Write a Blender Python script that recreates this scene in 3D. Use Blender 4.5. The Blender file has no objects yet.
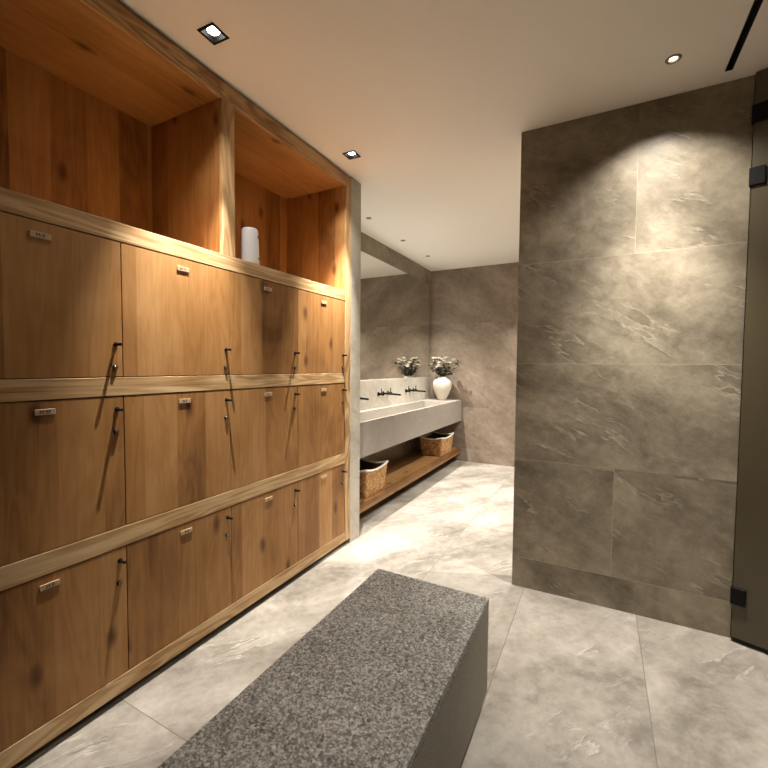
import bpy, bmesh, math, random
from mathutils import Vector, Matrix, Euler
random.seed(7)
C = bpy.context.scene.collection
R = math.radians
CEIL = 2.65

# ------------------------------------------------------------------ node helpers
class NT:
    def __init__(s, name):
        s.m = bpy.data.materials.new(name); s.m.use_nodes = True
        s.t = s.m.node_tree; s.t.nodes.clear()
        s.out = s.n('ShaderNodeOutputMaterial')
    def n(s, typ, **kw):
        nd = s.t.nodes.new(typ)
        for k, v in kw.items(): setattr(nd, k, v)
        return nd
    def l(s, a, b): s.t.links.new(a, b)
    def put(s, sock, v):
        if hasattr(v, 'is_linked'): s.l(v, sock)
        elif v is not None: sock.default_value = v
    def math(s, op, a, b=None, c=None, clamp=False):
        nd = s.n('ShaderNodeMath', operation=op, use_clamp=clamp)
        s.put(nd.inputs[0], a)
        if b is not None: s.put(nd.inputs[1], b)
        if c is not None: s.put(nd.inputs[2], c)
        return nd.outputs[0]
    def vmath(s, op, a, b):
        nd = s.n('ShaderNodeVectorMath', operation=op)
        s.put(nd.inputs[0], a); s.put(nd.inputs[1], b)
        return nd.outputs[0]
    def comb(s, x, y, z):
        nd = s.n('ShaderNodeCombineXYZ')
        for i, v in enumerate((x, y, z)): s.put(nd.inputs[i], v)
        return nd.outputs[0]
    def sep(s, v):
        nd = s.n('ShaderNodeSeparateXYZ'); s.l(v, nd.inputs[0]); return nd.outputs
    def noise(s, vec, scale, detail=4, rough=.55, dist=0):
        nd = s.n('ShaderNodeTexNoise')
        s.l(vec, nd.inputs['Vector']); nd.inputs['Scale'].default_value = scale
        nd.inputs['Detail'].default_value = detail; nd.inputs['Roughness'].default_value = rough
        nd.inputs['Distortion'].default_value = dist
        return nd.outputs['Fac']
    def white(s, vec):
        nd = s.n('ShaderNodeTexWhiteNoise', noise_dimensions='3D'); s.l(vec, nd.inputs['Vector'])
        return nd.outputs['Value'], nd.outputs['Color']
    def mapr(s, v, a, b, c=0., d=1., smooth=True):
        nd = s.n('ShaderNodeMapRange', interpolation_type='SMOOTHSTEP' if smooth else 'LINEAR')
        s.put(nd.inputs[0], v)
        for i, q in enumerate((a, b, c, d)): nd.inputs[i+1].default_value = q
        return nd.outputs[0]
    def mix(s, f, a, b, typ='MIX'):
        nd = s.n('ShaderNodeMix', data_type='RGBA', blend_type=typ)
        s.put(nd.inputs[0], f)
        for i, v in ((6, a), (7, b)):
            if isinstance(v, tuple) and len(v) == 3: v = (*v, 1)
            s.put(nd.inputs[i], v)
        return nd.outputs[2]
    def ramp(s, f, stops):
        nd = s.n('ShaderNodeValToRGB'); s.l(f, nd.inputs[0]); cr = nd.color_ramp
        while len(cr.elements) < len(stops): cr.elements.new(.5)
        for e, (p, c) in zip(cr.elements, stops): e.position = p; e.color = (*c, 1)
        return nd.outputs[0]
    def obj(s):
        return s.n('ShaderNodeTexCoord').outputs['Object']
    def bump(s, h, strength=.2, dist=.01):
        nd = s.n('ShaderNodeBump'); s.l(h, nd.inputs['Height'])
        nd.inputs['Strength'].default_value = strength; nd.inputs['Distance'].default_value = dist
        return nd.outputs[0]
    def bsdf(s, col, rough=.5, metal=0., normal=None, spec=.5, **kw):
        b = s.n('ShaderNodeBsdfPrincipled')
        if isinstance(col, tuple): col = (*col, 1)
        s.put(b.inputs['Base Color'], col); s.put(b.inputs['Roughness'], rough)
        b.inputs['Metallic'].default_value = metal
        b.inputs['Specular IOR Level'].default_value = spec
        if normal is not None: s.l(normal, b.inputs['Normal'])
        for k, v in kw.items(): b.inputs[k].default_value = v
        s.l(b.outputs[0], s.out.inputs[0]); return s.m

def srgb(r, g, b):
    f = lambda c: c/12.92 if c <= .04045 else ((c+.055)/1.055)**2.4
    return (f(r/255), f(g/255), f(b/255))

# ------------------------------------------------------------------ materials
OAK = (srgb(110, 71, 36), srgb(160, 114, 65), srgb(186, 142, 92))
PALE = (srgb(140, 104, 64), srgb(182, 145, 100), srgb(210, 180, 138))
def wood(name, grain, tint=1.0, plank=.145, contrast=1.0, pal=OAK):
    """oak; grain = index of the axis the grain runs along, planks lie across it on the face"""
    t = NT(name)
    rnd = t.n('ShaderNodeObjectInfo').outputs['Random']
    p = t.sep(t.obj())
    g = p[grain]
    cr = p[1] if grain != 1 else p[2]
    cr2 = p[0] if grain != 0 else p[2]
    off = t.math('MULTIPLY', rnd, 37.)
    wig = t.noise(t.comb(cr, g, off), 1.3, 2)
    q = t.math('ADD', t.math('ADD', cr, cr2), off)
    idx = t.math('FLOOR', t.math('DIVIDE', q, plank))
    wv, wc = t.white(t.comb(idx, t.math('MULTIPLY', rnd, 9.), 1.))
    # cathedral figure
    big = t.noise(t.comb(t.math('MULTIPLY', q, 7.), t.math('MULTIPLY', g, .9), t.math('MULTIPLY', wv, 20.)), 1., 3, .5, .9)
    rings = t.math('SINE', t.math('MULTIPLY', big, 46.))
    rings = t.math('MULTIPLY_ADD', rings, .5, .5)
    fine = t.noise(t.comb(t.math('MULTIPLY', q, 120.), t.math('MULTIPLY', g, 3.5), wv), 1., 3, .6)
    broad = t.noise(t.comb(t.math('MULTIPLY', q, 3.), t.math('MULTIPLY', g, 1.6), off), 1., 4, .6, .6)
    v = t.math('MULTIPLY_ADD', t.math('SUBTRACT', rings, .5), .10*contrast, .47)
    v = t.math('MULTIPLY_ADD', t.math('SUBTRACT', fine, .5), .30*contrast**.5, v)
    v = t.math('MULTIPLY_ADD', t.math('SUBTRACT', broad, .5), .85, v)
    v = t.math('MULTIPLY_ADD', t.math('SUBTRACT', wv, .5), .34, v)
    c1, c2, c3 = [tuple(a*tint for a in c) for c in pal]
    col = t.ramp(v, [(.12, c1), (.47, c2), (.85, c3)])
    # knots
    vo = t.n('ShaderNodeTexVoronoi', feature='F1', voronoi_dimensions='2D'); vo.inputs['Scale'].default_value = 1.0
    t.l(t.comb(t.math('MULTIPLY', q, 4.2), t.math('MULTIPLY_ADD', g, 2.0, off), 0.), vo.inputs['Vector'])
    kd = t.math('ADD', vo.outputs['Distance'], t.math('MULTIPLY', t.noise(t.comb(q, g, off), 22., 2), .06))
    pick = t.math('GREATER_THAN', t.sep(vo.outputs['Color'])[0], .5 if pal is OAK else 2.)
    kn = t.math('MULTIPLY', t.mapr(kd, .04, .16, 1, 0), pick)
    col = t.mix(t.math('MULTIPLY', kn, .8), col, tuple(a*tint for a in srgb(74, 42, 22)))
    # plank joints
    fr = t.math('FRACT', t.math('DIVIDE', q, plank))
    jl = t.mapr(fr, .0, .012, 1, 0)
    col = t.mix(t.math('MULTIPLY', jl, .3), col, tuple(a*tint for a in srgb(90, 55, 28)))
    return t.bsdf(col, .5, normal=t.bump(fine, .12, .002), spec=.3)

def stone_nodes(t, vec, cols, scale=1.0, vein=.5, ang=28., stretch=3.2):
    """bedded stone: clouds and broken pale veins drawn out along a slanting direction (vec.x, vec.y = plane of the face)"""
    p = t.sep(vec); a = R(ang)
    u = t.math('ADD', t.math('MULTIPLY', p[0], math.cos(a)), t.math('MULTIPLY', p[1], -math.sin(a)))
    w = t.math('ADD', t.math('MULTIPLY', p[0], math.sin(a)), t.math('MULTIPLY', p[1], math.cos(a)))
    d = t.noise(vec, 1.8*scale, 5, .62)
    w2 = t.math('MULTIPLY_ADD', t.math('SUBTRACT', d, .5), .34/scale, w)
    q = t.comb(t.math('DIVIDE', u, stretch), w2, p[2])
    cl = t.noise(q, 2.6*scale, 10, .66, .2)
    cl2 = t.noise(vec, 2.4*scale, 9, .7, .4)
    mot = t.noise(vec, 17.*scale, 6, .7, .3)
    v = t.math('MULTIPLY_ADD', cl2, .42, t.math('MULTIPLY', cl, .56))
    v = t.math('MULTIPLY_ADD', t.math('SUBTRACT', mot, .5), .22, v)
    col = t.ramp(v, [(.37, cols[0]), (.49, cols[1]), (.61, cols[2])])
    # cracks: each has a thin pale lip and a soft dark side
    qs = t.comb(t.math('DIVIDE', u, stretch*1.7), t.math('MULTIPLY_ADD', t.math('SUBTRACT', d, .5), .16/scale, w), p[2])
    vn = t.noise(qs, 3.0*scale, 6, .58, .0)
    edge = t.math('SUBTRACT', vn, .5)
    brk = t.mapr(t.noise(vec, 3.3*scale, 5, .65), .47, .60)
    vm = t.math('MULTIPLY', t.mapr(t.math('ABSOLUTE', edge), .0, .010, 1, 0), brk)
    col = t.mix(t.math('MULTIPLY', vm, vein), col, cols[3])
    sh = t.math('MULTIPLY', t.mapr(edge, .003, .055, 1, 0), t.math('GREATER_THAN', edge, .003))
    col = t.mix(t.math('MULTIPLY', sh, t.math('MULTIPLY', brk, .5)), col, cols[0])
    return col, v

def wall_stone(name, cols, joints, rough=.45, vein=.45, face='xz', splits=()):
    """joints: list of (axis, pos, lo, hi) in world metres: axis 0 = vertical line at x=pos, 2 = horizontal at z=pos"""
    t = NT(name); o = t.obj(); p = t.sep(o)
    h = p[0] if face == 'xz' else p[1]
    m = None
    tile = t.math('MULTIPLY', t.math('MINIMUM', t.math('FLOOR', t.math('DIVIDE', t.math('SUBTRACT', p[2], .178), .5725)), 3.), 3.7)
    for pos, lo, hi in splits:
        q = t.math('MULTIPLY', t.math('GREATER_THAN', h, pos), t.math('COMPARE', p[2], (lo+hi)/2, (hi-lo)/2))
        tile = t.math('MULTIPLY_ADD', q, 1.9, tile)
    for ax, pos, lo, hi in joints:
        a, b = (h, p[2]) if ax == 0 else (p[2], h)
        q = t.math('LESS_THAN', t.math('ABSOLUTE', t.math('SUBTRACT', a, pos)), .0016)
        q = t.math('MULTIPLY', q, t.math('GREATER_THAN', b, lo)); q = t.math('MULTIPLY', q, t.math('LESS_THAN', b, hi))
        m = q if m is None else t.math('MAXIMUM', m, q)
    vec = t.comb(t.math('ADD', h, tile), p[2], tile)
    col, v = stone_nodes(t, vec, cols, 1.0, vein)
    if m is not None: col = t.mix(t.math('MULTIPLY', m, .5), col, cols[4])
    return t.bsdf(col, rough, normal=t.bump(v, .25, .02), spec=.4)

TAUPE = [srgb(100, 91, 76), srgb(138, 127, 108), srgb(168, 157, 136), srgb(192, 181, 160), srgb(184, 172, 151)]
def floor_mat():
    t = NT('pale_stone_floor_tiles'); p = t.sep(t.obj())
    u = t.math('DIVIDE', t.math('SUBTRACT', p[0], .1025), .5675)
    w = t.math('DIVIDE', t.math('SUBTRACT', p[1], .905), 2.4)
    iu = t.math('MAXIMUM', t.math('FLOOR', u), 0.); iw = t.math('FLOOR', w)
    fu = t.math('MULTIPLY', t.math('FRACT', u), .5675); fw = t.math('MULTIPLY', t.math('FRACT', w), 2.4)
    j = t.math('MAXIMUM', t.math('MULTIPLY', t.math('LESS_THAN', fu, .0032), t.math('GREATER_THAN', p[0], .4)), t.math('LESS_THAN', fw, .0032))
    wv, wc = t.white(t.comb(iu, iw, 3.))
    wcs = t.sep(wc)
    k = t.math('MULTIPLY_ADD', wv, 20., 0.)
    vec = t.comb(t.math('ADD', p[0], k), t.math('ADD', p[1], t.math('MULTIPLY', wcs[1], 13.)), k)
    cols = [srgb(106, 100, 91), srgb(145, 138, 128), srgb(171, 164, 154), srgb(202, 196, 187)]
    col, v = stone_nodes(t, vec, cols, 1.2, .42, -54., 4.6)
    col = t.mix(t.math('MULTIPLY', wcs[2], .10), col, srgb(130, 120, 104))
    col = t.mix(t.math('MULTIPLY', j, .8), col, srgb(92, 84, 72))
    rg = t.math('MULTIPLY_ADD', v, .2, .30)
    return t.bsdf(col, rg, normal=t.bump(v, .12, .01), spec=.4)
def granite(name, lo, mid, hi, flake=True):
    t = NT(name); o = t.obj()
    vo = t.n('ShaderNodeTexVoronoi'); vo.inputs['Scale'].default_value = 185; t.l(o, vo.inputs['Vector'])
    c = t.sep(vo.outputs['Color'])[0]
    n = t.noise(o, 120, 4, .65, .8); n2 = t.noise(o, 9, 4, .6)
    v = t.math('MULTIPLY_ADD', c, .42, t.math('MULTIPLY_ADD', n, .75, t.math('MULTIPLY', n2, .25)))
    col = t.ramp(v, [(.42, lo), (.66, mid), (1.0, hi)])
    if flake:
        v2 = t.n('ShaderNodeTexVoronoi'); v2.inputs['Scale'].default_value = 60; t.l(o, v2.inputs['Vector'])
        f = t.math('MULTIPLY', t.math('GREATER_THAN', t.sep(v2.outputs['Color'])[1], .93), t.math('LESS_THAN', v2.outputs['Distance'], .3))
        col = t.mix(t.math('MULTIPLY', f, .7), col, srgb(190, 186, 178))
        f = t.math('MULTIPLY', t.math('LESS_THAN', t.sep(v2.outputs['Color'])[1], .06), t.math('LESS_THAN', v2.outputs['Distance'], .35))
        col = t.mix(t.math('MULTIPLY', f, .7), col, srgb(48, 45, 40))
    return t.bsdf(col, .55, normal=t.bump(v, .35, .003), spec=.35)
def plain(name, col, rough=.5, metal=0., spec=.5, bump=None, **kw):
    t = NT(name)
    nrm = None
    n = t.noise(t.obj(), bump[0] if bump else 30., 3)
    if bump: nrm = t.bump(n, bump[1], bump[2])
    c = t.mix(t.math('MULTIPLY', n, .12), tuple(col), tuple(a*.75 for a in col))
    return t.bsdf(c, rough, metal, nrm, spec, **kw)
def emit(name, col, s):
    t = NT(name); e = t.n('ShaderNodeEmission'); e.inputs[0].default_value = (*col, 1); e.inputs[1].default_value = s
    t.l(e.outputs[0], t.out.inputs[0]); return t.m
def wicker():
    t = NT('woven_seagrass'); o = t.obj()
    n = t.noise(o, 60, 3); n2 = t.noise(o, 26, 4, .7)
    col = t.ramp(t.math('MULTIPLY_ADD', n2, .5, t.math('MULTIPLY', n, .5)), [(.36, srgb(106, 68, 38)), (.5, srgb(172, 130, 84)), (.64, srgb(212, 176, 126))])
    return t.bsdf(col, .75, normal=t.bump(n, .5, .004), spec=.2)
def mirror_mat():
    t = NT('mirror_silver'); n = t.noise(t.obj(), 3., 2)
    return t.bsdf(t.mix(n, (.80, .80, .77), (.78, .78, .75)), .02, 1.0)
def glass_mat():
    t = NT('dark_frosted_glass')
    n = t.noise(t.obj(), 2., 2)
    return t.bsdf(t.mix(n, srgb(72, 64, 46), srgb(80, 71, 52)), .35, 0, None, .5, **{'Coat Weight': .3, 'Coat Roughness': .1})

M = {}
M['oak_v'] = wood('oak_vertical_grain', 2)
M['oak_h'] = wood('oak_horizontal_grain', 1, 1.0, .17)
M['frame_h'] = wood('pale_oak_frame_horizontal', 1, 1., .5, 4., PALE)
M['frame_v'] = wood('pale_oak_frame_vertical', 2, 1., .5, 4., PALE)
M['oak_in'] = M['oak_v']
M['oak_top'] = M['oak_h']
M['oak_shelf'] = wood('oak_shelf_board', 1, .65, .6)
PX0, PX1, PY0, PY1 = 1.168, 2.198, 2.5126, 2.632
M['partition'] = wall_stone('taupe_stone_tiles', TAUPE, [(2, .178, -9, 9), (2, .765, -9, 1.685), (2, 1.325, -9, 9), (2, 1.895, -9, 9), 
                 (0, 1.685, .178, .765), (0, 1.747, 1.895, 2.40)], splits=((1.685, .178, .765), (1.747, 1.895, 2.7)))
M['far'] = wall_stone('taupe_stone_far_wall', [srgb(112,98,84), srgb(136,121,106), srgb(158,143,127), srgb(172,158,142), srgb(122,109,95)],
                 [(2, .75, -9, 9), (2, 1.90, -9, 9), (0, .22, .75, 1.90), (0, .80, 1.90, 9), (0, .80, -9, .75)], vein=.25)
M['side'] = wall_stone('taupe_stone_side_wall', TAUPE, [(2, .75, -9, 9), (2, 1.90, -9, 9)], face='yz')
M['pier'] = wall_stone('pale_stone_pier', [srgb(150,142,128), srgb(176,168,154), srgb(194,187,174), srgb(206,200,188), srgb(140,130,116)], [(2, 1.31, -9, 9)], face='yz', vein=.3)
M['shower'] = wall_stone('shower_stone', [srgb(84,72,56), srgb(104,90,70), srgb(120,106,84), srgb(130,116,94), srgb(92,80,64)], [(2, .75, -9, 9), (2, 1.90, -9, 9)])
M['floor'] = floor_mat()
M['ceiling'] = plain('painted_ceiling', srgb(247, 242, 234), .9, spec=.1)
M['granite'] = granite('flamed_granite', srgb(66, 64, 60), srgb(114, 111, 105), srgb(176, 173, 166))
M['granite_side'] = granite('sawn_granite', srgb(108, 101, 88), srgb(122, 115, 101), srgb(136, 129, 114), False)
M['counter'] = granite('cast_stone_counter', srgb(130, 122, 112), srgb(148, 140, 130), srgb(168, 160, 150), False)
M['splash'] = wall_stone('pale_stone_backsplash', [srgb(168,160,146), srgb(190,183,170), srgb(206,200,188), srgb(216,210,200), srgb(150,140,126)], [], face='yz', vein=.3)
M['black'] = plain('matte_black_metal', (.006, .0055, .005), .55, 0., .15)
M['dark'] = plain('dark_recess', (.014, .011, .009), .8)
M['steel'] = plain('brushed_lock_steel', (.35, .32, .28), .3, 1.0)
M['plate'] = plain('pale_number_plate', srgb(186, 158, 126), .45)
M['ink'] = plain('dark_engraved_ink', srgb(60, 42, 28), .6)
M['white_plastic'] = plain('white_plastic', srgb(240, 240, 240), .35)
M['grey_mark'] = plain('dark_grey_marks', srgb(70, 70, 72), .5)
M['vase'] = plain('white_glazed_ceramic', srgb(212, 205, 191), .4, bump=(18., .3, .01))
M['leaf'] = plain('leaf_green', srgb(34, 45, 25), .55)
M['stem'] = plain('stem_green', srgb(70, 76, 46), .6)
M['petal'] = plain('white_petals', srgb(240, 236, 224), .6)
M['wicker'] = wicker()
M['liner'] = plain('white_cotton_liner', srgb(226, 220, 208), .9, bump=(90., .3, .003))
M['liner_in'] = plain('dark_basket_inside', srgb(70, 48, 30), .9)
M['mirror'] = mirror_mat()
M['glass'] = glass_mat()
M['lens'] = emit('lamp_lens', (1, .93, .82), 14.)
M['lens_soft'] = emit('lamp_lens_small', (1, .93, .82), 3.)
M['trim_white'] = plain('grey_lamp_trim', srgb(138, 126, 108), .5)

# ------------------------------------------------------------------ mesh helpers
def add_box(bm, x0, x1, y0, y1, z0, z1, mi=0, mat=None):
    vs = [bm.verts.new(p) for p in ((x0,y0,z0),(x1,y0,z0),(x1,y1,z0),(x0,y1,z0),(x0,y0,z1),(x1,y0,z1),(x1,y1,z1),(x0,y1,z1))]
    if mat is not None:
        for v in vs: v.co = mat @ v.co
    fs = []
    for f in ((3,2,1,0),(4,5,6,7),(0,1,5,4),(1,2,6,5),(2,3,7,6),(3,0,4,7)):
        q = bm.faces.new([vs[i] for i in f]); q.material_index = mi; fs.append(q)
    return vs, fs
def bevel(bm, w, seg=2):
    bmesh.ops.bevel(bm, geom=list(bm.edges), offset=w, segments=seg, profile=.5, affect='EDGES', clamp_overlap=True)
def box_bm(x0, x1, y0, y1, z0, z1, bev=0.):
    bm = bmesh.new(); add_box(bm, x0, x1, y0, y1, z0, z1)
    if bev: bevel(bm, bev)
    return bm
def add_cyl(bm, a, b, r0, r1=None, seg=20, mi=0, caps=True):
    a, b = Vector(a), Vector(b); r1 = r0 if r1 is None else r1
    d = (b-a).normalized(); u = d.orthogonal().normalized(); w = d.cross(u)
    ra, rb = [], []
    for i in range(seg):
        t = 2*math.pi*i/seg; k = u*math.cos(t)+w*math.sin(t)
        ra.append(bm.verts.new(a+k*r0)); rb.append(bm.verts.new(b+k*r1))
    for i in range(seg):
        f = bm.faces.new((ra[i], ra[(i+1)%seg], rb[(i+1)%seg], rb[i])); f.smooth = True; f.material_index = mi
    if caps:
        f = bm.faces.new(ra[::-1]); f.material_index = mi
        f = bm.faces.new(rb); f.material_index = mi
def add_tube(bm, pts, r, seg=12, mi=0):
    pts = [Vector(p) for p in pts]; rings = []; u = None
    for i, p in enumerate(pts):
        d = (pts[min(i+1, len(pts)-1)]-pts[max(i-1, 0)]).normalized()
        u = d.orthogonal().normalized() if u is None else (u-d*u.dot(d)).normalized()
        w = d.cross(u); rr = r[i] if isinstance(r, (list, tuple)) else r
        rings.append([bm.verts.new(p+(u*math.cos(2*math.pi*k/seg)+w*math.sin(2*math.pi*k/seg))*rr) for k in range(seg)])
    for a, b in zip(rings, rings[1:]):
        for k in range(seg):
            f = bm.faces.new((a[k], a[(k+1)%seg], b[(k+1)%seg], b[k])); f.smooth = True; f.material_index = mi
    for f in (bm.faces.new(rings[0][::-1]), bm.faces.new(rings[-1])): f.material_index = mi
def add_lathe(bm, prof, seg=48, c=(0,0,0), mi=0):
    rings = []
    for r, z in prof:
        rings.append([bm.verts.new((c[0]+r*math.cos(2*math.pi*k/seg), c[1]+r*math.sin(2*math.pi*k/seg), c[2]+z)) for k in range(seg)])
    for a, b in zip(rings, rings[1:]):
        for k in range(seg):
            f = bm.faces.new((a[k], a[(k+1)%seg], b[(k+1)%seg], b[k])); f.smooth = True; f.material_index = mi
    for rg, fl in ((rings[0], True), (rings[-1], False)):
        f = bm.faces.new(rg[::-1] if fl else rg); f.material_index = mi
def obj(name, bm, mats, parent=None, loc=(0,0,0)):
    bmesh.ops.recalc_face_normals(bm, faces=list(bm.faces))
    me = bpy.data.meshes.new(name); bm.to_mesh(me); bm.free()
    for m in (mats if isinstance(mats, (list, tuple)) else [mats]): me.materials.append(m)
    o = bpy.data.objects.new(name, me); C.objects.link(o); o.location = loc
    if parent: o.parent = parent
    return o
def tag(o, label, cat, group=None):
    o['label'] = label; o['category'] = cat
    if group: o['group'] = group
    return o
def thing(name, label, cat, loc=(0,0,0), rz=0, group=None):
    o = bpy.data.objects.new(name, None); C.objects.link(o); o.empty_display_size = .1
    o.location = loc; o.rotation_euler = (0, 0, rz)
    return tag(o, label, cat, group)
def struct(name, bm, m, parent=None):
    o = obj(name, bm, m, parent)
    if parent is None: o['kind'] = 'structure'
    return o
def copy_tree(o, parent=None):
    c = o.copy(); C.objects.link(c)
    if parent: c.parent = parent
    for ch in list(o.children): copy_tree(ch, c)
    return c
def letters(text, size):
    cu = bpy.data.curves.new('lettering', 'FONT'); cu.body = text; cu.size = size; cu.align_x = 'CENTER'; cu.align_y = 'CENTER'; cu.extrude = .0003
    o = bpy.data.objects.new('lettering', cu); C.objects.link(o)
    dg = bpy.context.evaluated_depsgraph_get()
    me = bpy.data.meshes.new_from_object(o.evaluated_get(dg))
    bpy.data.objects.remove(o); bpy.data.curves.remove(cu)
    return me

# ------------------------------------------------------------------ the room
X0, XR, YB, YF = -.558, 3.30, -1.60, 5.54
struct('floor', box_bm(X0-.1, XR+.1, YB-.1, YF+.1, -.08, 0), M['floor'])
# ceiling with real openings for the recessed lamps and the slot
SQ = [(.175, 1.214), (.162, 2.288)]
RND = (1.851, 2.226)
SMALL = [(-.300, 3.315), (-.305, 4.060), (-.298, 4.760)]
HQ = .040
holes = [(x-HQ, x+HQ, y-HQ, y+HQ) for x, y in SQ] + [(RND[0]-.022, RND[0]+.022, RND[1]-.022, RND[1]+.022)]
holes += [(x-.018, x+.018, y-.018, y+.018) for x, y in SMALL]
SLOT = (2.068, 2.097, -.60, 2.424)
holes.append(SLOT)
xs = sorted({X0-.1, XR+.1} | {h[0] for h in holes} | {h[1] for h in holes})
ys = sorted({YB-.1, YF+.1} | {h[2] for h in holes} | {h[3] for h in holes})
bm = bmesh.new(); V = {}
def cv(x, y):
    if (x, y) not in V: V[(x, y)] = bm.verts.new((x, y, CEIL))
    return V[(x, y)]
for xa, xb in zip(xs, xs[1:]):
    for ya, yb in zip(ys, ys[1:]):
        mx, my = (xa+xb)/2, (ya+yb)/2
        if any(h[0] < mx < h[1] and h[2] < my < h[3] for h in holes): continue
        bm.faces.new((cv(xa, ya), cv(xa, yb), cv(xb, yb), cv(xb, ya)))
ret = bmesh.ops.extrude_face_region(bm, geom=list(bm.faces))
for v in [g for g in ret['geom'] if isinstance(g, bmesh.types.BMVert)]: v.co.z += .12
struct('ceiling', bm, M['ceiling'])
struct('wall_left', box_bm(X0-.1, X0, YB, YF, 0, CEIL), M['side'])
struct('wall_far', box_bm(X0-.1, XR+.1, YF, YF+.1, 0, CEIL), M['far'])
struct('wall_right', box_bm(XR, XR+.1, YB, YF, 0, CEIL), M['side'])
struct('wall_near', box_bm(X0-.1, XR+.1, YB-.1, YB, 0, CEIL), M['side'])
struct('wall_partition', box_bm(PX0, PX1, PY0, PY1, 0, CEIL, .0015), M['partition'])
# shower stall behind the glass door
struct('wall_shower_side', box_bm(PX1-.12, PX1, PY1, 3.75, 0, CEIL), M['shower'])
struct('wall_shower_back', box_bm(PX1-.12, XR, 3.75, 3.85, 0, CEIL), M['shower'])
# stone pier closing off the lockers
struct('trim_1', box_bm(X0, .0, 2.5435, 2.6785, 0, CEIL, .002), M['pier'])

# ------------------------------------------------------------------ lockers
ZT = 2.636
COLS = [-.095, .418, .931, 1.444, 1.956, 2.469]
ROWS = [(.1035, .604), (.682, 1.184), (1.2555, 1.762)]
YE = 2.5415; YS = -.170; DEP = .545
lk = thing('locker_cabinet', 'wall of square oak lockers with open cubbies above, along the left side', 'locker', (0, 0, 0))
bm = bmesh.new()
add_box(bm, -DEP, -.024, YS, YE-.001, .035, .10)
add_box(bm, -DEP, -.026, YS, YE-.001, .10, 1.765)
o = obj('body', bm, M['dark'], lk)
o = obj('plinth', box_bm(-DEP, -.055, YS, YE-.002, 0, .0345), M['dark'], lk); o['label'] = 'black recessed plinth under the lockers'
for z0, z1, xb in ((.035, .1035-.0015, -.022), (.604+.0015, .682-.0015, -.022), (1.184+.0015, 1.2555-.0015, -.022)):
    bm = box_bm(xb, .0, YS, 2.471, 0, z1-z0, .0012)
    obj('rail', bm, M['frame_h'], lk, (0, 0, z0))
bm = box_bm(-DEP, -.0225, YS, 2.471, 0, 1.832-1.766, .0006)
obj('cubby_floor', bm, M['oak_h'], lk, (0, 0, 1.766))
bm = box_bm(-.022, 0, YS, 2.471, 0, 1.832-1.7635, .0012)
obj('rail', bm, M['frame_h'], lk, (0, 0, 1.7635))
bm = box_bm(-DEP, -.0225, YS, 2.471, 0, ZT-2.558, .0006)
obj('cubby_ceiling', bm, M['oak_h'], lk, (0, 0, 2.558))
bm = box_bm(-.022, 0, YS, 2.471, 0, ZT-2.558, .0012)
obj('rail', bm, M['frame_h'], lk, (0, 0, 2.558))
bm = box_bm(-.022, .0, 2.472, YE, .035, ZT, .0012)
obj('end_stile', bm, M['frame_v'], lk)
obj('end_panel', box_bm(-DEP, -.0225, 2.472, YE, .035, ZT, .0006), M['oak_v'], lk)
bm = box_bm(-DEP, -DEP+.012, YS+.04, 2.4715, 0, 2.558-1.832-.001)
obj('cubby_back', bm, M['oak_in'], lk, (0, 0, 1.8325))
for y in (.418-.0375, 1.444-.0375):
    bm = box_bm(-DEP+.0125, -.0225, .0006, .0744, 0, 2.558-1.832-.001, .0006)
    dv = obj('cubby_divider', bm, M['oak_v'], lk, (0, y, 1.8325))
    obj('edge_strip', box_bm(-.022, 0, 0, .075, 0, 2.558-1.832-.001, .0012), M['frame_v'], dv)
bm = box_bm(-DEP+.0125, 0, 0, .04, 0, 2.558-1.832-.001, .0012)
obj('cubby_side', bm, M['oak_v'], lk, (0, YS, 1.8325))
TXT = {(1, 2): 'M 5', (1, 1): 'M 57', (1, 0): 'M 8', (2, 2): 'H 11', (2, 1): '8 9', (2, 0): '8 8', (3, 2): '8 11', (3, 1): '8 1', (3, 0): '8 1',
       (4, 2): '11', (4, 1): '11', (4, 0): '1'}
def knob_bm():
    bm = bmesh.new()
    add_cyl(bm, (0, 0, 0), (.0035, 0, 0), .0085, .0085, 18)
    add_cyl(bm, (.003, 0, 0), (.033, 0, 0), .0055, .0058, 18)
    add_cyl(bm, (.033, 0, 0), (.0342, 0, 0), .0058, .0046, 18)
    return bm
def lock_bm():
    bm = bmesh.new()
    add_cyl(bm, (0, 0, 0), (.006, 0, 0), .0095, .009, 20, 0)
    add_cyl(bm, (.006, 0, 0), (.0085, 0, 0), .0075, .0066, 20, 1)
    add_box(bm, .0084, .0089, -.0008, .0008, -.004, .004, 0)
    return bm
kn0 = None
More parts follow.
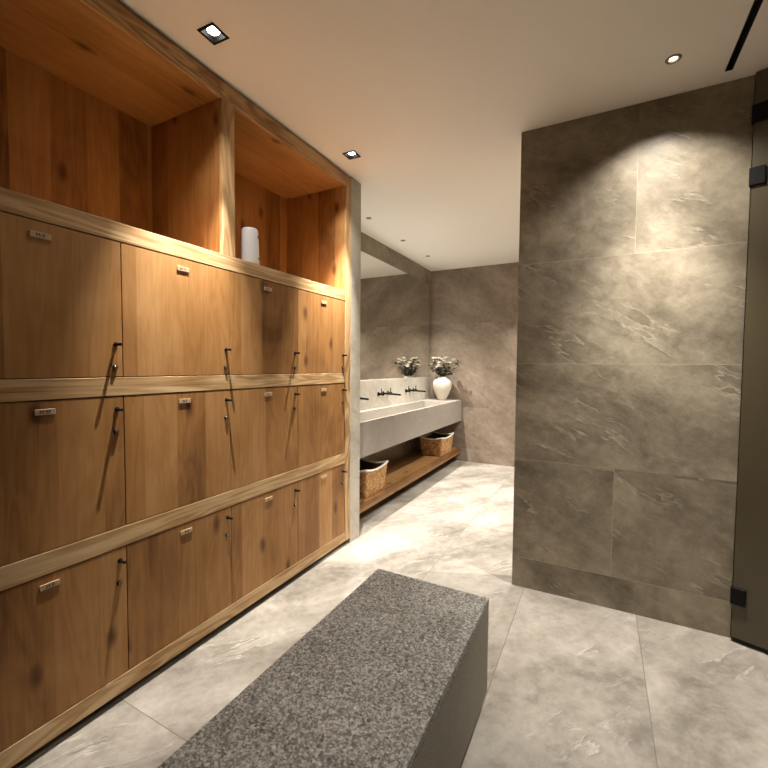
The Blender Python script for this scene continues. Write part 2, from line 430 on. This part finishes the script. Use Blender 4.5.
for ci in range(5):
    ya, yb = COLS[ci]+.0016, COLS[ci+1]-.0016
    for ri, (za, zb) in enumerate(ROWS):
        za2, zb2 = za+.0018, zb-.0022
        bm = box_bm(-.020, -.0012, 0, yb-ya, 0, zb2-za2, .0012)
        d = obj('door', bm, M['oak_v'], lk, (0, ya, za2))
        w = yb-ya; h = zb2-za2
        ky = w-.024
        kz = 1.386-za2 if ri == 2 else h-.0475
        kz2 = kz-.0855
        if ri == 2: kz = 1.378-za2; kz2 = 1.292-za2
        if kn0 is None:
            kn0 = obj('knob', knob_bm(), M['black'], d, (-.0012, ky, kz))
            lo0 = obj('lock', lock_bm(), [M['black'], M['steel']], d, (-.0012, ky-.004, kz2))
        else:
            for s, z, yy in ((kn0, kz, ky), (lo0, kz2, ky-.004)):
                c = s.copy(); C.objects.link(c); c.parent = d; c.location = (-.0012, yy, z)
        py, pz = w/2+.004, h-.036 if ri != 2 else h-.044
        bm = bmesh.new(); add_box(bm, 0, .0035, -.029, .029, -.0095, .0095); bevel(bm, .0008, 1)
        if (ci, ri) in TXT:
            me = letters(TXT[(ci, ri)], .016)
            # lettering plane xy -> plate plane yz (read from +x)
            for v in me.vertices: v.co = Vector((.0038+v.co.z, v.co.x, v.co.y))
            old = set(bm.faces); bm.from_mesh(me)
            for f in bm.faces:
                if f not in old: f.material_index = 1
            bpy.data.meshes.remove(me)
        obj('number_plate', bm, [M['plate'], M['ink']], d, (-.0012, py, pz))

# white canister standing in the cubby
cn = thing('canister', 'small white round canister with two dark marks standing in the open cubby above the lockers', 'canister', (-.056, 1.632, 1.8325))
bm = bmesh.new(); add_lathe(bm, [(.041, 0), (.0465, .003), (.0475, .012), (.0472, .05), (.0428, .174), (.041, .184), (.036, .190), (.02, .193), (.004, .1935)], 40)
obj('body', bm, M['white_plastic'], cn)
for z, hh in ((.146, .018), (.035, .009)):
    bm = bmesh.new(); a = R(22)
    mat = Matrix.Translation(((.0442 if z > .1 else .0476)*math.cos(a), (.0442 if z > .1 else .0476)*math.sin(a), z)) @ Matrix.Rotation(a, 4, 'Z')
    add_box(bm, -.001, .0012 if z > .1 else .0022, -.003, .003, -hh/2, hh/2, 0, mat)
    obj('mark', bm, M['grey_mark'], cn)

# ------------------------------------------------------------------ bench
bn = thing('stone_bench', 'long speckled grey granite block bench in the middle of the floor', 'bench', (0, 0, 0))
bm = box_bm(.768, 1.252, -.55, 1.560, .392, .42, .003)
obj('seat_slab', bm, M['granite'], bn)
bm = box_bm(.7685, 1.2515, -.5495, 1.5595, .052, .392, .0015)
o = obj('base_block', bm, M['granite_side'], bn); o['label'] = 'smooth sawn grey sides of the bench'
o = obj('plinth', box_bm(.80, 1.222, -.52, 1.53, 0, .052), M['dark'], bn); o['label'] = 'dark recessed plinth under the bench'

# ------------------------------------------------------------------ vanity
VX = -.087; VY0 = 2.680; ZC, ZB = .85, .562
vn = thing('vanity_counter', 'long grey cast stone trough sink mounted along the left wall beyond the lockers', 'sink', (X0+.0005, VY0, ZB))
bm = bmesh.new()
ox0, ox1, oy0, oy1 = 0, VX-X0, 0, YF-VY0
ix0, ix1, iy0, iy1 = .088, ox1-.022, .14, 5.125-VY0
def ring(x0, x1, y0, y1, z): return [bm.verts.new(p) for p in ((x0,y0,z),(x1,y0,z),(x1,y1,z),(x0,y1,z))]
H = ZC-ZB
rb = ring(ox0, ox1, oy0, oy1, 0); rt = ring(ox0, ox1, oy0, oy1, H); ri_ = ring(ix0, ix1, iy0, iy1, H); rd = ring(ix0+.02, ix1-.015, iy0+.03, iy1-.03, H-.13)
bm.faces.new(rb[::-1])
for a, b in ((rb, rt), (rt, ri_), (ri_, rd)):
    for k in range(4): bm.faces.new((a[k], a[(k+1)%4], b[(k+1)%4], b[k]))
bm.faces.new(rd)
bmesh.ops.bevel(bm, geom=[e for e in bm.edges if all(v.co.z > H-.001 for v in e.verts) or (all(v in ri_+rd for v in e.verts))], offset=.003, segments=2, affect='EDGES')
obj('trough', bm, M['counter'], vn)
bm = box_bm(0, .020, 0, YF-VY0-.001, H+.001, 1.158-ZB, .0015)
o = obj('backsplash', bm, M['splash'], vn); o['label'] = 'pale stone splash strip behind the sink'
for i, (lx, ly) in enumerate(SMALL):
    pass
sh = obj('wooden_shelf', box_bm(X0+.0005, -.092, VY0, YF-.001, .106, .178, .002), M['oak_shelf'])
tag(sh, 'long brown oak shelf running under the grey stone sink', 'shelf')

def faucet(y, label):
    f = thing('wall_faucet', label, 'faucet', (X0+.0205, y, 1.0), 0, None)
    bm = bmesh.new()
    add_cyl(bm, (0, 0, 0), (.006, 0, 0), .027, .026, 24); obj('flange', bm, M['black'], f)
    bm = bmesh.new()
    add_tube(bm, [(.004, 0, 0), (.05, 0, 0), (.12, 0, -.002), (.19, 0, -.005), (.214, 0, -.007), (.218, 0, -.013)], [.012, .0115, .011, .0105, .0105, .009], 16)
    obj('spout', bm, M['black'], f)
    for s in (-1, 1):
        bm = bmesh.new()
        add_cyl(bm, (0, 0, 0), (.006, 0, 0), .024, .023, 24)
        add_cyl(bm, (.006, 0, 0), (.052, 0, 0), .014, .014, 20)
        add_cyl(bm, (.038, 0, .010), (.040, 0, .062), .0055, .0045, 12)
        obj('handle', bm, M['black'], f, (0, s*.112, 0))
    return f
faucet(3.360, 'black wall faucet nearest the lockers, only its spout tip showing past the stone pier')
faucet(4.070, 'black wall faucet in the middle of the trough sink, between the pier and the vase')
faucet(4.790, 'black wall faucet closest to the white flower vase')

mr = obj('mirror', box_bm(X0+.0005, X0+.008, VY0+.001, 5.510, 1.162, 2.456, .001), M['mirror'])
tag(mr, 'large frameless wall mirror above the trough sink', 'mirror')

# vase and flowers
VC = (-.300, 5.345, ZC)
vs_ = thing('vase', 'white rounded ceramic vase standing on the far end of the stone sink', 'vase', VC)
bm = bmesh.new()
prof = [(.045, 0), (.056, .002), (.062, .012), (.078, .05), (.103, .10), (.125, .155), (.135, .20), (.134, .235), (.122, .268), (.098, .290), (.074, .300), (.066, .308), (.069, .316), (.066, .319), (.058, .316), (.056, .300), (.09, .27), (.1, .2), (.05, .04), (.01, .03)]
add_lathe(bm, [(r*.93, z*.985) for r, z in prof], 56)
obj('body', bm, M['vase'], vs_)
bq = thing('flower_bouquet', 'bunch of small white flowers with dark green leaves in the white vase', 'flowers', (VC[0], VC[1], ZC+.04))
tips = [(-.12,-.03,.565), (-.155,-.06,.47), (-.06,.03,.56), (-.04,-.06,.50), (.04,-.05,.555), (.10,.02,.47), (.16,.0,.545), (.235,-.02,.53), (-.1,.05,.44), (.02,.07,.5), (-.02,-.1,.45), (.12,-.08,.50), (.24,.02,.47), (-.13,.06,.52)]
def leaf(bm, p, d, L, W):
    d = Vector(d).normalized(); s = d.cross(Vector((random.uniform(-.4,.4), random.uniform(-.4,.4), 1))).normalized(); n = s.cross(d)
    p = Vector(p)
    a = bm.verts.new(p); t = bm.verts.new(p+d*L+n*L*.1)
    prev = [a, a, a]
    rows = []
    for q, wq in ((.3, .9), (.6, 1.), (.85, .5)):
        c = p+d*L*q-n*L*.05
        rows.append([bm.verts.new(c+s*W*wq/2+n*W*.15), bm.verts.new(c), bm.verts.new(c-s*W*wq/2+n*W*.15)])
    bm.faces.new((a, rows[0][0], rows[0][1])); bm.faces.new((a, rows[0][1], rows[0][2]))
    for u, v in zip(rows, rows[1:]):
        bm.faces.new((u[0], v[0], v[1], u[1])); bm.faces.new((u[1], v[1], v[2], u[2]))
    bm.faces.new((rows[2][0], t, rows[2][1])); bm.faces.new((rows[2][1], t, rows[2][2]))
for i, tp in enumerate(tips):
    tp = Vector((tp[0], tp[1]*.9, tp[2]-.04)); b0 = Vector((tp.x*.1, tp.y*.1, .03)); nk = Vector((tp.x*.2, tp.y*.2, .265))
    path = [b0, nk, nk.lerp(tp, .5)+Vector((0, 0, .02)), tp]
    bm = bmesh.new(); add_tube(bm, path, [.0028, .0026, .0022, .0016], 7)
    st = obj('stem', bm, M['stem'], bq)
    bm = bmesh.new()
    for k in range(16):
        q = random.uniform(.12, 1.); c = nk.lerp(tp, q)
        a = random.uniform(0, 6.28)
        leaf(bm, c, (math.cos(a), math.sin(a), random.uniform(-.3, .7)), random.uniform(.04, .07), random.uniform(.022, .034))
    obj('leaves', bm, M['leaf'], st)
    if i in (7, 12): continue
    bm = bmesh.new()
    for k in range(3 if i < 6 else 2):
        c = tp+Vector((random.uniform(-.028,.028), random.uniform(-.028,.028), random.uniform(-.03,.014))) if k else tp
        for j in range(6):
            a = j*1.047+random.uniform(-.2, .2)
            leaf(bm, c, (math.cos(a), math.sin(a), .55), .034, .026)
            leaf(bm, c+Vector((0, 0, .003)), (math.cos(a+.5)*.6, math.sin(a+.5)*.6, .9), .023, .018)
    obj('blossom', bm, M['petal'], st)

# baskets
def basket(loc, lx, ly, h, label):
    b = thing('wicker_basket', label, 'basket', loc)
    def perim(s, hx, hy, r=.014):
        # rounded rectangle, s in [0,1)
        segs = [(hx, -hy+r, hx, hy-r), (hx-r, hy, -hx+r, hy), (-hx, hy-r, -hx, -hy+r), (-hx+r, -hy, hx-r, -hy)]
        cs = [(hx-r, hy-r, 0), (-hx+r, hy-r, 90), (-hx+r, -hy+r, 180), (hx-r, -hy+r, 270)]
        Ls = []
        for k in range(4):
            x0, y0, x1, y1 = segs[k]; Ls += [math.hypot(x1-x0, y1-y0), r*math.pi/2]
        t = s*sum(Ls)
        for k in range(8):
            if t <= Ls[k] or k == 7:
                if k % 2 == 0:
                    x0, y0, x1, y1 = segs[k//2]; q = t/Ls[k]
                    return x0+(x1-x0)*q, y0+(y1-y0)*q
                cx, cy, a = cs[k//2]; a = R(a+90*min(1, t/Ls[k]))
                return cx+r*math.cos(a), cy+r*math.sin(a)
            t -= Ls[k]
    N, Rw = 144, 45
    bm = bmesh.new(); rows = []
    def pt(k, q, inset=0., bulge=True):
        s = k/N
        f = .86+.14*q
        x, y = perim(s, lx/2*f-inset, ly/2*f-inset)
        # rim rises at the corners
        cxn, cyn = abs(x)/(lx/2*f), abs(y)/(ly/2*f)
        corner = (min(cxn, cyn))**2
        z = h*q*(1-.11*q*(1-corner))
        return x, y, z
    for j in range(Rw+1):
        q = j/Rw; rg = []
        for k in range(N):
            x, y, z = pt(k, q)
            w = .0032*math.sin(q*Rw/3*math.pi)*math.sin(k/N*2*math.pi*24+(math.pi*(j//3 % 2)))
            x2, y2, _ = pt(k, q, -.01); nx, ny = x2-x, y2-y; L = math.hypot(nx, ny) or 1
            rg.append(bm.verts.new((x+nx/L*w, y+ny/L*w, z)))
        rows.append(rg)
    for j in range(Rw):
        for k in range(N):
            f = bm.faces.new((rows[j][k], rows[j][(k+1)%N], rows[j+1][(k+1)%N], rows[j+1][k])); f.smooth = True
    bm.faces.new(rows[0][::-1])
    obj('weave', bm, M['wicker'], b)
    # liner: folded over the rim and lining the inside
    bm = bmesh.new(); rows = []
    for q, ins, dz in ((.955, -.005, 0), (1.0, -.006, .003), (1.0, .004, .006), (1.0, .011, .003), (.96, .013, 0)):
        rows.append([bm.verts.new((pt(k, q, ins)[0], pt(k, q, ins)[1], pt(k, q, ins)[2]+dz)) for k in range(N)])
    for a, c in zip(rows, rows[1:]):
        for k in range(N):
            f = bm.faces.new((a[k], a[(k+1)%N], c[(k+1)%N], c[k])); f.smooth = True
    o = obj('rim_cloth', bm, M['liner'], b); o['label'] = 'white cloth edge folded over the basket rim'
    bm = bmesh.new(); rows = []
    for q, ins in ((.965, .012), (.5, .012), (.06, .014)):
        rows.append([bm.verts.new(pt(k, q, ins)) for k in range(N)])
    for a, c in zip(rows, rows[1:]):
        for k in range(N):
            f = bm.faces.new((a[k], a[(k+1)%N], c[(k+1)%N], c[k])); f.smooth = True
    bm.faces.new(rows[-1])
    o = obj('lining', bm, M['liner_in'], b); o['label'] = 'dark inside lining of the basket'
    return b
basket((-.268, 3.165, .1785), .32, .40, .255, 'woven wicker basket at the near end of the shelf, beside the stone pier')
basket((-.262, 5.065, .1785), .30, .47, .245, 'woven wicker basket at the far end of the shelf, below the vase')

# ------------------------------------------------------------------ lamps
def square_light(x, y, label):
    t = thing('recessed_downlight', label, 'ceiling light', (x, y, CEIL), R(2), 'square black downlights over the lockers')
    bm = bmesh.new()
    a, b = .0435, .033
    for x0, x1, y0, y1 in ((-a, a, -a, -b), (-a, a, b, a), (-a, -b, -b, b), (b, a, -b, b)):
        add_box(bm, x0, x1, y0, y1, -.003, 0)
    for x0, x1, y0, y1 in ((-.036, .036, -.036, -b), (-.036, .036, b, .036), (-.036, -b, -b, b), (b, .036, -b, b)):
        add_box(bm, x0, x1, y0, y1, 0, .045)
    add_box(bm, -.036, .036, -.036, .036, .045, .048)
    obj('frame', bm, M['black'], t)
    bm = bmesh.new(); add_lathe(bm, [(.023, .010), (.0245, .012), (.0245, .044), (.01, .0449)], 32)
    obj('lamp', bm, M['lens'], t)
    return t
square_light(*SQ[0], 'square black recessed downlight nearer the camera, above the second column of lockers')
square_light(*SQ[1], 'square black recessed downlight farther away, near the stone pier')
def round_light(x, y, ro, ri, label, lens, trim, group=None):
    t = thing('recessed_spotlight', label, 'ceiling light', (x, y, CEIL), 0, group)
    bm = bmesh.new()
    add_lathe(bm, [(ri, .03), (ri, -.001), (ri+.002, -.004), (ro-.002, -.003), (ro, 0), (ro-.001, .0005), (ri+.003, .0005), (ri+.003, .03)], 36)
    bm.faces.ensure_lookup_table()
    for f in [f for f in bm.faces if len(f.verts) > 8]: bm.faces.remove(f)
    obj('trim_ring', bm, trim, t)
    bm = bmesh.new(); add_lathe(bm, [(ri*.55, .006), (ri*.8, .007), (ri*.85, .026), (ri*.3, .028)], 28)
    obj('lamp', bm, lens, t)
    return t
round_light(*RND, .031, .018, 'small round bright spotlight in front of the stone partition', M['lens'], M['trim_white'])
G = 'small round spotlights over the sink'
round_light(*SMALL[0], .027, .014, 'tiny round spotlight above the sink, nearest the stone pier', M['lens_soft'], M['trim_white'], G)
round_light(*SMALL[1], .027, .014, 'tiny round spotlight above the sink, middle one of the row', M['lens_soft'], M['trim_white'], G)
round_light(*SMALL[2], .027, .014, 'tiny round spotlight above the sink, closest to the far wall', M['lens_soft'], M['trim_white'], G)
bm = bmesh.new()
add_box(bm, SLOT[0]+.0015, SLOT[1]-.0015, SLOT[2]+.0015, SLOT[3]-.0015, CEIL+.05, CEIL+.055)
for x0, x1 in ((SLOT[0]+.0005, SLOT[0]+.003), (SLOT[1]-.003, SLOT[1]-.0005)): add_box(bm, x0, x1, SLOT[2]+.0005, SLOT[3]-.0005, CEIL-.001, CEIL+.05)
for y0, y1 in ((SLOT[2]+.0005, SLOT[2]+.003), (SLOT[3]-.003, SLOT[3]-.0005)): add_box(bm, SLOT[0]+.003, SLOT[1]-.003, y0, y1, CEIL-.001, CEIL+.05)
tag(obj('slot_vent', bm, M['dark']), 'narrow black linear slot set into the ceiling at upper right', 'vent')

# ------------------------------------------------------------------ glass shower door
DA = R(-20)
dr = bpy.data.objects.new('door_1', None); C.objects.link(dr); dr['kind'] = 'structure'
dr.location = (2.190, 2.492, 0); dr.rotation_euler = (0, 0, DA)
obj('glass_pane', box_bm(.006, .80, -.005, .005, .022, CEIL-.004, .001), M['glass'], dr)
for z in (.226, 2.180, 2.460):
    bm = bmesh.new(); add_box(bm, -.002, .054, -.016, .016, -.040, .040); bevel(bm, .002, 2)
    obj('hinge', bm, M['black'], dr, (0, 0, z))
obj('seal', box_bm(.006, .80, -.006, .006, .008, .0215), M['black'], dr)

# ------------------------------------------------------------------ light
WARM = (1.0, .95, .875)
def spot(name, x, y, power, size=95, blend=.75, r=.02, col=WARM, tilt=(0, 0), z=CEIL-.006):
    L = bpy.data.lights.new(name, 'SPOT'); L.energy = power; L.spot_size = R(size); L.spot_blend = blend
    L.shadow_soft_size = r; L.color = col
    o = bpy.data.objects.new(name, L); C.objects.link(o); o.location = (x, y, z); o.rotation_euler = (R(tilt[0]), R(tilt[1]), 0)
    return o
for i, (x, y) in enumerate(SQ):
    spot('locker_downlight', x, y, (430, 600)[i], (45, 48)[i], 1., .007, tilt=(0, 8))
    spot('locker_downlight_spill', x, y, (36, 46)[i], 100, 1., .007)
spot('partition_spotlight', *RND, 350, 60, 1., .010)
spot('partition_spotlight_spill', *RND, 75, 120, 1., .010)
for x, y in SMALL: spot('sink_spotlight', x, y, 235, 88, .7, .010)
spot('passage_unseen_spotlight', 1.75, 2.87, 300, 110, .8, .015)
spot('passage_unseen_spotlight', 1.2, 4.75, 440, 110, .8, .02)  # extra lamp without a fixture, added to brighten the far wall
spot('bench_spotlight', 1.85, .75, 75, 90, .9, .015)

w = bpy.data.worlds.new('dark_surroundings'); bpy.context.scene.world = w; w.use_nodes = True
w.node_tree.nodes['Background'].inputs[0].default_value = (0, 0, 0, 1)

# ------------------------------------------------------------------ camera
cd = bpy.data.cameras.new('camera'); cam = bpy.data.objects.new('camera', cd); C.objects.link(cam)
cd.sensor_width = 36; cd.lens = 36*413.2237/768; cd.clip_start = .02
y, p, r = R(-27.674), R(-2.4668), R(.4436)
fw = Vector((math.sin(y)*math.cos(p), math.cos(y)*math.cos(p), math.sin(p))); rt = Vector((math.cos(y), -math.sin(y), 0)); up = rt.cross(fw)
r2 = rt*math.cos(r)+up*math.sin(r); u2 = -rt*math.sin(r)+up*math.cos(r)
cam.matrix_world = Matrix(((r2.x, u2.x, -fw.x, 1.608), (r2.y, u2.y, -fw.y, 0), (r2.z, u2.z, -fw.z, 1.3041), (0, 0, 0, 1)))
sc = bpy.context.scene; sc.camera = cam
sc.view_settings.view_transform = 'Standard'; sc.view_settings.look = 'None'; sc.view_settings.gamma = 1; sc.view_settings.use_curve_mapping = False
sc.view_settings.exposure = 0.06
